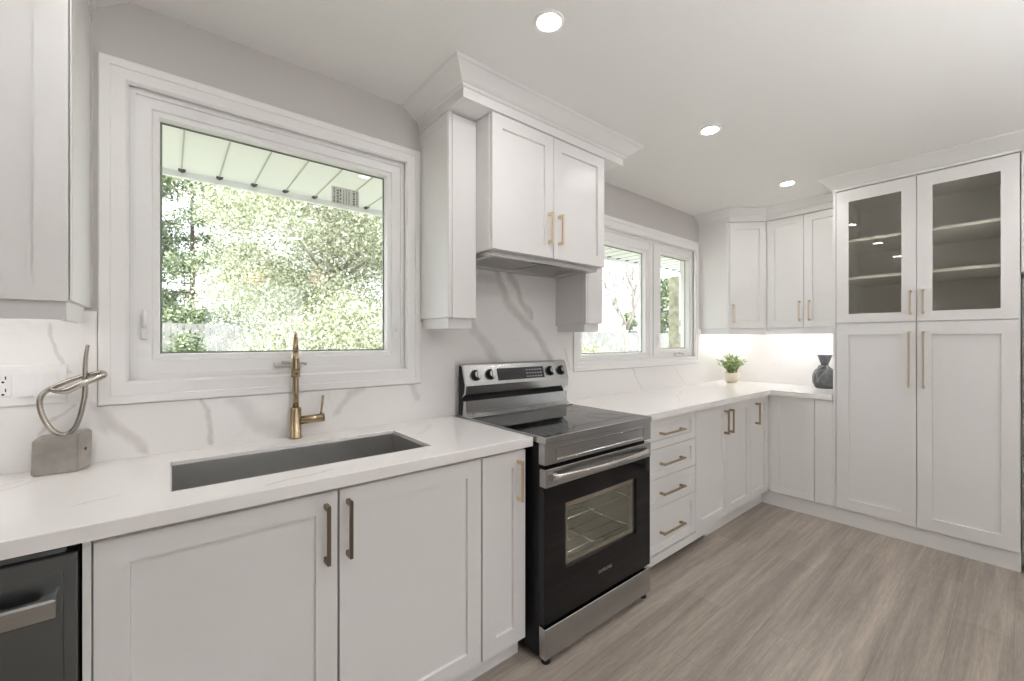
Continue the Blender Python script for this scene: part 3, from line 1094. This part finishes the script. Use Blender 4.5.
# door
b = MB()
wn = (.120, .622, .360, .632)
dz = (.001, RW - .001, .168, .715)
b.ring([(dz, -.659), (dz, -.688), (sh(dz, .003), -.691), (wn, -.691), (wn, -.659)])
dor = b.build('oven_door', M['blackglass'], rg)
MB().box(wn[0] + .0003, wn[1] - .0003, -.684, -.680, wn[2] + .0003, wn[3] - .0003).build('door_glass', M['ovenglass'], dor)
b = MB()
wi = sh(wn, .024)
b.ring([(sh(wn, .0005), -.6795), (sh(wn, .0005), -.660), (wi, -.660), (wi, -.6795)])
b.build('window_bezel', M['polished'], dor)
b = MB()
b.box(.001, RW - .001, -.694, -.659, .716, .790, .002)
b.build('door_rail', M['steel'], dor)
b = MB()
pts, rad = [], []
for k in range(21):
    u_ = k / 20
    pts.append((.036 + u_ * (RW - .072), -.707 - .034 * math.sin(math.pi * u_) ** .7, .757))
    rad.append(.0075)
b.tube(pts, rad, 16, flat=1.75)
for x in (.044, RW - .044):
    b.box(x - .012, x + .012, -.709, -.690, .742, .772, .003)
b.build('handle', M['polished'], dor)
cu_ = bpy.data.curves.new('lettering', 'FONT')
cu_.body = 'SAMSUNG'
cu_.size = .021
cu_.extrude = .0004
cu_.align_x = 'CENTER'
tmp = bpy.data.objects.new('lettering_source', cu_)
scene.collection.objects.link(tmp)
bpy.context.view_layer.update()
me = bpy.data.meshes.new_from_object(tmp.evaluated_get(bpy.context.evaluated_depsgraph_get()))
bpy.data.objects.remove(tmp, do_unlink=True)
me.materials.clear()
me.materials.append(M['chrome'])
lt = bpy.data.objects.new('lettering', me)
lt.rotation_euler = (R(90), 0, 0)
lt.location = (RW / 2 + .008, -.6914, .262)
lt.parent = dor
scene.collection.objects.link(lt)
# drawer and feet
b = MB()
b.box(.001, RW - .001, -.692, -.656, .028, .152, .002)
b.build('storage_drawer', M['steel'], rg)
for x in (.03, RW - .03):
    for y in (-.665, -.08):
        MB().cyl((x, y, 0), (x, y, .033), .018, 16).build('foot', M['black_matte'], rg)
# backguard
b = MB()
b.prism([(-.050, .922), (-.075, .922), (-.085, .99), (-.078, 1.012), (-.100, 1.03), (-.108, 1.078), (-.078, 1.175), (-.060, 1.182), (-.054, 1.182)], 'x', 0, RW)
b.build('backguard', M['black'], rg)
cp = MB()
cp.prism([(-.082, 1.012), (-.118, 1.034), (-.125, 1.076), (-.095, 1.178), (-.080, 1.187), (-.055, 1.187), (-.055, 1.180), (-.080, 1.174), (-.110, 1.078), (-.104, 1.040)], 'x', -.001, RW + .001)
cpo = cp.build('control_panel', M['steel'], rg)
MB().prism([(-.088, .996), (-.112, .998), (-.116, .940), (-.135, .926), (-.165, .923), (-.165, .9205), (-.076, .9205)], 'x', .004, RW - .004).build('rear_riser', M['steel'], rg)
# the panel face leans: from (-.125,1.076) up to (-.095,1.178)
fdir = Vector((0, .030, .102)).normalized()
fn = Vector((0, -.102, .030)).normalized()
mid = Vector((0, -.110, 1.127))


def on_face(x, s, h):
    return Vector((x, 0, 0)) + mid + fdir * s + fn * h


def face_plate(bld, x0, x1, s0, s1, h0, h1):
    vs = [bld.bm.verts.new(on_face(x, s, h)) for h in (h0, h1) for x, s in ((x0, s0), (x1, s0), (x1, s1), (x0, s1))]
    for q in ((3, 2, 1, 0), (4, 5, 6, 7), (0, 1, 5, 4), (1, 2, 6, 5), (2, 3, 7, 6), (3, 0, 4, 7)):
        bld.bm.faces.new([vs[i] for i in q])


b = MB()
face_plate(b, .206, .546, -.036, .030, -.001, .0015)
dp = b.build('display', M['display'], cpo)
b = MB()
for i in range(6):
    for j in range(3):
        x = .412 + i * .021
        face_plate(b, x, x + .009, -.026 + j * .019, -.022 + j * .019, .0015, .0018)
b.build('display_markings', M['marks'], dp)
for x in (.066, .160, .600, .692):
    b = MB()
    b.tube([on_face(x, 0, .0), on_face(x, 0, .006), on_face(x, 0, .0065), on_face(x, 0, .022), on_face(x, 0, .025)], [.029, .029, .0235, .0225, .020], 28)
    kn = b.build('knob', M['black'], cpo)
    b = MB()
    face_plate(b, x - .006, x + .006, -.021, .021, .024, .032)
    b.build('knob_grip', M['steel'], kn)
    b = MB()
    b.tube([on_face(x, 0, .0248), on_face(x, 0, .0258)], [.019, .018], 28)
    b.build('knob_cap', M['steel'], kn)

# ------------------------------------------------------------------ recessed ceiling lights
spots = [(1.043, -.829, 'brightest recessed ceiling light in front of the hood crown'),
         (2.250, -.828, 'middle recessed ceiling light between hood and pantry'),
         (3.448, -.819, 'farthest recessed ceiling light near the corner wall cabinets'),
         (-0.165, -.829, 'recessed ceiling light above the sink, outside the picture at left'),
         (-0.165, -2.25, 'added recessed ceiling light of the second row, above the end with the dishwasher'),  # unseen second row, added to throw light down the base doors
         (1.043, -2.25, 'added recessed ceiling light of the second row, opposite the sink'),
         (2.250, -2.25, 'added recessed ceiling light of the second row, opposite the range'),
         (3.250, -2.25, 'added recessed ceiling light of the second row, in front of the refrigerator'),
         (1.043, -3.1, 'added recessed ceiling light behind the camera in the middle'),  # unseen rear lights, these last two added for brightness
         (1.043, -4.0, 'added recessed ceiling light by the added patio door')]
proto = None
for x, y, lab in spots:
    if proto is None:
        proto = thing('ceiling_light', lab, 'ceiling light', (x, y, CEIL - .006), 0, 'recessed ceiling lights')
        MB().lathe([(.041, .0045), (.041, .001), (.048, 0), (.053, .003), (.054, .0055), (.041, .0055)], (0, 0), 40).build('trim_ring', M['plastic'], proto)
        MB().lathe([(0, .002), (.0405, .002), (.0405, .0045), (0, .0045)], (0, 0), 32).build('lens', M['lens'], proto)
    else:
        c = copy_tree(proto)
        c.location = (x, y, CEIL - .006)
        c['label'] = lab

# unseen uplighter, added behind the camera only to brighten the ceiling
lp = thing('added_uplighter', 'made-up long uplighter added behind the camera to brighten the ceiling', 'fill light', (1.0, -2.75, 0))
MB().prism([(-.05, 1.20), (-.05, 1.15), (.05, 1.15), (.05, 1.20), (.046, 1.20), (.046, 1.156), (-.046, 1.156), (-.046, 1.20)], 'x', -1.4, 1.4).build('housing', M['plastic'], lp)
MB().box(-1.38, 1.38, -.045, .045, 1.18, 1.186).build('light_strip', M['ceiling_fill'], lp)
for x in (-1.1, 1.1):
    MB().cyl((x, 0, .012), (x, 0, 1.155), .015, 12).lathe([(0, 0), (.13, 0), (.13, .012), (0, .014)], (x, 0), 24).build('leg', M['plastic'], lp)
# two globe pendants over the dining end of the room
for x, y, lab in ((0.80, -3.80, 'warm globe pendant hanging behind the camera near the added patio door'), (1.37, -3.32, 'warm globe pendant hanging behind the camera nearer the kitchen')):
    p = thing('pendant_light', lab, 'pendant light', (x, y, CEIL - .001), 0, 'globe pendants')
    MB().lathe([(0, 0), (.055, 0), (.05, -.02), (0, -.022)], (0, 0), 24).build('canopy', M['brass'], p)
    MB().cyl((0, 0, -.02), (0, 0, -.26), .004, 8).build('cord', M['black_matte'], p)
    MB().lathe([(0, -.24), (.022, -.245), (.024, -.29), (0, -.292)], (0, 0), 20).build('socket', M['brass'], p)
    MB().lathe([(.095 * math.sin(math.pi * k / 16) if 0 < k < 16 else 0, -.38 + .095 * math.cos(math.pi * k / 16)) for k in range(17)], (0, 0), 28).build('globe', M['pendant'], p)

# ------------------------------------------------------------------ small things on the worktops
# wall plate with outlet and two rockers
wp = thing('switch_plate', 'white wall plate with an outlet and two rocker switches', 'switch plate', (-0.328, SY - .0003, 1.174))
MB().box(-.082, .082, -.006, 0, -.0595, .0595, .002, seg=2).build('plate', M['plastic'], wp)
o = MB().box(-.063, -.029, -.0085, -.005, -.034, .034, .002).build('outlet', M['plastic'], wp)
b = MB()
for z in (-.018, .018):
    for x in (-.053, -.041):
        b.box(x - .0012, x + .0012, -.0089, -.0084, z, z + .010)
    b.cyl((-.046, -.0089, z - .007), (-.046, -.0084, z - .007), .003, 10)
b.build('outlet_slots', M['slot'], o)
for x in (0, .046):
    MB().prism([(-.005, -.034), (-.0115, -.034), (-.0075, 0), (-.0095, .034), (-.005, .034)], 'x', x - .0165, x + .0165).build('rocker_switch', M['plastic'], wp)

# pewter sculpture
sp = thing('sculpture', 'silver looped-ribbon sculpture on a rough metal block', 'sculpture', (-0.254, -0.062, CT))
b = MB()
vs = [(-.054, -.036, 0), (.043, -.044, 0), (.066, -.002, .010), (.062, .044, 0), (-.050, .044, 0),
      (-.052, -.032, .104), (.044, -.038, .112), (.068, .004, .114), (.060, .042, .114), (-.048, .042, .106)]
V = [b.bm.verts.new(v) for v in vs]
n = 5
b.bm.faces.new(V[:5][::-1])
b.bm.faces.new(V[5:])
for i in range(5):
    b.bm.faces.new((V[i], V[(i + 1) % 5], V[5 + (i + 1) % 5], V[5 + i]))
bmesh.ops.bevel(b.bm, geom=list(b.bm.edges), offset=.004, segments=2, affect='EDGES')
b.build('block', M['pewter'], sp)
MB().cyl((.0565, -.019, .062), (.0525, -.0175, .062), .005, 14).build('block_hole', M['slot'], sp)
ctl = [(0.059, -0.004, 0.378), (0.055, -0.004, 0.346), (0.053, -0.004, 0.312), (0.053, -0.004, 0.269), (0.052, -0.008, 0.217), (0.039, -0.012, 0.144), (0.022, -0.012, 0.115), (0.005, -0.012, 0.11), (-0.017, -0.01, 0.129), (-0.035, -0.006, 0.17), (-0.042, 0.002, 0.212), (-0.032, 0.008, 0.238), (0.002, 0.008, 0.261), (0.045, 0.01, 0.28), (0.087, 0.0, 0.291), (0.095, -0.01, 0.285), (0.084, -0.018, 0.277), (0.049, -0.026, 0.261), (0.019, -0.026, 0.243), (-0.003, -0.016, 0.241), (-0.02, -0.006, 0.247)]


def smooth_path(c, k=6):
    P = [Vector(p) for p in c]
    out = []
    for i in range(len(P) - 1):
        p0, p1, p2, p3 = P[max(i - 1, 0)], P[i], P[i + 1], P[min(i + 2, len(P) - 1)]
        for j in range(k):
            t_ = j / k
            out.append(.5 * ((2 * p1) + (p2 - p0) * t_ + (2 * p0 - 5 * p1 + 4 * p2 - p3) * t_ ** 2 + (3 * p1 - p0 - 3 * p2 + p3) * t_ ** 3))
    out.append(P[-1])
    return out


sm = smooth_path(ctl)
nn = len(sm)
rr = [.0062 + .0036 * min(1, i / 20) * min(1, (nn - 1 - i) / 14 + .2) for i in range(nn)]
MB().tube(sm, rr, 12, flat=.7).build('ribbon', M['pewter_bright'], sp)

# potted plant
pt = thing('potted_plant', 'small green plant in a round cream pot in the corner', 'potted plant', (4.090, -.160, CT))
pt.scale = (.90, .90, .90)
MB().lathe([(0, 0), (.042, 0), (.060, .018), (.073, .055), (.074, .085), (.070, .102), (.066, .102), (.068, .084), (.064, .078), (0, .078)], (0, 0), 36).build('pot', M['pot'], pt)
MB().lathe([(0, .094), (.066, .090), (.066, .080)], (0, 0), 24).build('soil', M['soil'], pt)
rnd = random.Random(5)
b = MB()


def leaf(bld, base, d, ln_, w, mi=0):
    d = Vector(d).normalized()
    s = d.cross(Vector((rnd.uniform(-.3, .3), rnd.uniform(-.3, .3), 1))).normalized()
    u = s.cross(d)
    p0 = Vector(base)
    p1 = p0 + d * ln_ * .45 + s * w + u * .003
    p2 = p0 + d * ln_ - u * ln_ * .10
    p3 = p0 + d * ln_ * .45 - s * w + u * .003
    pm = p0 + d * ln_ * .5 - u * .002
    vv = [bld.bm.verts.new(p) for p in (p0, p1, p2, p3, pm)]
    for q in ((0, 1, 4), (1, 2, 4), (2, 3, 4), (3, 0, 4)):
        f = bld.bm.faces.new([vv[i] for i in q])
        f.material_index = mi


stems = MB()
for i in range(40):
    a = rnd.uniform(0, 2 * math.pi)
    out = rnd.uniform(.02, .135) if i > 8 else rnd.uniform(.11, .155)
    hh = rnd.uniform(.07, .17) * (1.15 - out * 3.0) + .03 if i > 8 else rnd.uniform(.09, .15)
    r0_ = rnd.uniform(0, .045)
    p = [Vector((math.cos(a) * (r0_ + (out - r0_) * s ** 1.2), math.sin(a) * (r0_ + (out - r0_) * s ** 1.2), .085 + hh * (1 - (1 - s) ** 1.6))) for s in (0, .25, .5, .75, 1)]
    stems.tube(p, [.0018, .0016, .0014, .0012, .0008], 5)
    for k in range(1, 5):
        for sgn in (-1, 1, 0):
            dd_ = (p[k] - p[k - 1]).normalized()
            side = Vector((-math.sin(a), math.cos(a), 0)) * sgn
            leaf(b, p[k] - dd_ * rnd.uniform(0, .02), dd_ * .8 + side * .9 + Vector((0, 0, rnd.uniform(0, .6))), rnd.uniform(.026, .042), rnd.uniform(.006, .010))
b.build('foliage', M['leaf_pot'], pt)
stems.build('stems', M['leaf_pot'], pt)

# vase
vz = thing('vase', 'dark grey bag-shaped vase beside the pantry', 'vase', (4.165, -.862, CT))
MB().lathe([(0, 0), (.052, 0), (.066, .008), (.080, .04), (.086, .078), (.083, .115), (.066, .150), (.040, .172), (.027, .186), (.026, .196), (.034, .222), (.048, .262), (.052, .274), (.047, .274), (.030, .222), (.022, .196), (0, .190)],
           (0, 0), 40, sx=.78, sy=1.0).build('body', M['vase'], vz)
b = MB()
for pts_ in ([(-.052, -.01, .188), (-.064, .020, .165), (-.066, .045, .13), (-.056, .064, .09), (-.050, .068, .05), (-.052, .05, .018)],
             [(-.03, .026, .19), (-.052, .030, .165), (-.060, .012, .15), (-.066, .035, .115), (-.069, .03, .06)],
             [(-.030, -.022, .186), (-.050, -.03, .158), (-.066, -.01, .125), (-.070, .015, .09), (-.064, .035, .05)]):
    b.tube(smooth_path(pts_, 5), .007, 8, flat=.6)
b.build('ribbon_relief', M['vase_band'], vz)

# ------------------------------------------------------------------ outdoors
struct(MB().box(-30, 40, 0.16, 60, -0.62, -0.5).build('ground', M['ground']))
# eave soffit
b = MB()
b.box(-3.0, 8.0, 0.151, .93, 2.203, 2.23)
sf = struct(b.build('soffit', M['soffit']), 'ribbed pale metal eave soffit outside the windows')
b = MB()
k = -2.888
while k < 8:
    b.box(k, k + .006, 0.16, .93, 2.199, 2.2035)
    k += .163
b.build('soffit_ribs', M['vent'], sf)
b = MB()
k = -2.888
while k < 8:
    b.prism([(k - .011, 2.2025), (k + .021, 2.2025), (k + .005, 2.194)], 'y', .885, .929)
    k += .163
b.build('soffit_weep_marks', M['weep'], sf)
MB().box(-3.0, 8.0, .93, .955, 2.172, 2.36, .002).build('fascia', M['soffit'], sf)
struct(MB().box(-6, 9, -7.4, .95, 2.56, 2.75).build('roof_sun_block', M['fence']))  # unseen roof, its rear overhang drawn long to block the sun


def fence(x0, x1, y, z0, z1, label):
    t = thing('fence', label, 'fence', ((x0 + x1) / 2, y, z0))
    h = z1 - z0
    w = (x1 - x0) / 2
    b = MB()
    x = -w
    while x < w:
        b.box(x, x + .135, 0, .02, .04, h)
        x += .145
    b.box(-w, w, .02, .06, .3, .38)
    b.box(-w, w, .02, .06, h - .35, h - .27)
    b.build('board_panel', M['fence'], t)
    x = -w
    while x <= w:
        MB().box(x - .05, x + .05, .06, .16, 0, h + .05).build('post', M['fence'], t)
        x += 2.4
    return t


fence(-12, 40, 12.8, -.5, 1.78, 'pale board fence across the garden beyond the double window')


def leaves_mesh(name, pts, size, m, parent, rng, elong=1.8):
    n = len(pts)
    d = rng.normal(size=(n, 3))
    d /= np.linalg.norm(d, axis=1)[:, None]
    e = rng.normal(size=(n, 3))
    e -= d * (e * d).sum(1)[:, None]
    e /= np.linalg.norm(e, axis=1)[:, None]
    s = size * rng.uniform(.6, 1.4, size=(n, 1))
    a, c = d * s * elong * .5, e * s * .5
    v = np.stack([pts - a, pts + c, pts + a, pts - c], 1).reshape(-1, 3)
    me = bpy.data.meshes.new(name)
    me.vertices.add(4 * n)
    me.vertices.foreach_set('co', v.astype(np.float32).ravel())
    me.loops.add(4 * n)
    me.loops.foreach_set('vertex_index', np.arange(4 * n, dtype=np.int32))
    me.polygons.add(n)
    me.polygons.foreach_set('loop_start', np.arange(0, 4 * n, 4, dtype=np.int32))
    me.update(calc_edges=True)
    me.materials.append(M[m])
    o = bpy.data.objects.new(name, me)
    o.parent = parent
    scene.collection.objects.link(o)
    return o


def leafy_tree(name, label, loc, h, r, n, size, m, seed, clumps, cr, z_lo=.12, trunk=.16, bark='bark', cone=False, group=None):
    rng = np.random.default_rng(seed)
    t = thing(name, label, 'tree', loc, 0, group)
    cs = []
    while len(cs) < clumps:
        p = rng.uniform(-1, 1, 3)
        if cone:
            z = (p[2] + 1) / 2
            rad = (1 - z) ** .8
            if np.hypot(p[0], p[1]) < 1:
                a = rng.uniform(0, 2 * np.pi)
                q = rad * math.sqrt(rng.uniform(.25, 1))
                cs.append((r * q * math.cos(a), r * q * math.sin(a), h * (z_lo + (1 - z_lo) * z)))
        else:
            d = np.linalg.norm(p)
            if .35 < d < 1:
                cs.append((p[0] * r, p[1] * r, h * (z_lo + (1 - z_lo) * (p[2] + 1) / 2)))
    cs = np.array(cs)
    idx = rng.integers(0, clumps, n)
    off_ = rng.normal(size=(n, 3)) * cr * np.array([1, 1, .55 if cone else .8])
    leaves_mesh('foliage', cs[idx] + off_, size, m, t, rng)
    b = MB()
    b.tube([(0, 0, 0), (.03, .02, h * .35), (-.02, 0, h * .8)], [trunk, trunk * .7, trunk * .2], 9)
    for c in cs[:: max(1, clumps // 26)]:
        z = max(.3, c[2] - (0.1 if cone else .7))
        b.tube([(0, 0, z), tuple((c + np.array([0, 0, z])) * .5 * np.array([1, 1, 1]) + np.array([0, 0, .0])), tuple(c)], [trunk * .28, trunk * .18, .01], 6)
    b.build('trunk', M[bark], t)
    return t


leafy_tree('leafy_tree', 'large pale green tree filling the sink window', (3.05, 8.9, -.5), 8.0, 2.75, 190000, .036, 'leaf_pale', 3, 190, .33)
leafy_tree('leafy_tree', 'low yellow-green shrubby tree in front of the large tree', (1.75, 4.7, -.5), 2.35, .95, 34000, .026, 'leaf_pale', 9, 55, .17, trunk=.05)
leafy_tree('evergreen_tree', 'tall open evergreen behind the fence, at the left of the sink window', (.60, 16.6, -.5), 13.5, 2.9, 90000, .065, 'leaf_dark', 4, 210, .30, trunk=.10, bark='bark_dark', cone=True)
leafy_tree('shrub', 'grey-green bush in front of the fence at the left of the sink window', (.08, 5.2, -.5), 1.95, .40, 9000, .03, 'leaf_dark', 21, 35, .09, trunk=.04)
leafy_tree('evergreen_tree', 'small dark evergreen behind the fence beyond the double window', (24.4, 15.2, -.5), 3.6, .9, 9000, .09, 'leaf_dark', 6, 40, .16, trunk=.05, bark='bark_dark', cone=True)
leafy_tree('evergreen_tree', 'dark evergreen behind the fence, seen through the casement of the double window', (29.2, 15.6, -.5), 6.3, 1.4, 16000, .11, 'leaf_dark', 8, 60, .24, trunk=.08, bark='bark_dark', cone=True)
leafy_tree('shrub', 'pale low shrub at the foot of the fence beyond the double window', (9.6, 6.3, -.5), 1.75, .8, 12000, .045, 'leaf_pale', 14, 40, .18, trunk=.03)

# bare tree beyond the double window
bt = thing('bare_tree', 'leafless branching tree beyond the double window', 'tree', (11.85, 6.5, -.5))
rnd = random.Random(12)
b = MB()


def branch(p, d, ln_, r, depth):
    pts_ = [p]
    q = p.copy()
    dd_ = d.copy()
    for i in range(4):
        dd_ = (dd_ + Vector((rnd.uniform(-.16, .16), rnd.uniform(-.16, .16), rnd.uniform(-.02, .12)))).normalized()
        q = q + dd_ * ln_ / 4
        pts_.append(q.copy())
    b.tube(pts_, [r * (1 - .12 * i) for i in range(5)], 7 if depth > 2 else 5)
    if depth == 0:
        return
    for k in range(3 if depth > 1 else 2):
        i = rnd.choice((2, 3, 4))
        s = Vector((rnd.uniform(-1, 1), rnd.uniform(-1, 1), rnd.uniform(.15, .8))).normalized()
        branch(pts_[i], (dd_ * .75 + s * .75).normalized(), ln_ * rnd.uniform(.6, .78), r * .62, depth - 1)


branch(Vector((0, 0, 0)), Vector((.02, 0, 1)), 2.35, .085, 0)
top = Vector((.02, 0, 2.2))
for a in range(5):
    branch(top, Vector((math.cos(a * 1.26 + .3) * .6, math.sin(a * 1.26 + .3) * .6, .9)).normalized(), 1.35, .046, 4)
b.build('trunk', M['bark'], bt)

# brick pier and downspout of the house wing at the far right
pr = thing('brick_pier', 'olive brick pier outside the casement of the double window', 'pier', (5.645, 1.30, -.5))
b = MB()
for i in range(38):
    b.box(-.022, .022, -.075, .075, i * .072, i * .072 + .066, .003)
b.box(-.018, .018, -.068, .068, 0, 2.7)
b.build('brickwork', M['brick'], pr)
ds = tag(MB().box(5.675, 5.755, 1.27, 1.35, -.5, 2.19, .01).build('downspout', M['siding']), 'white square downspout beside the brick pier', 'downspout')
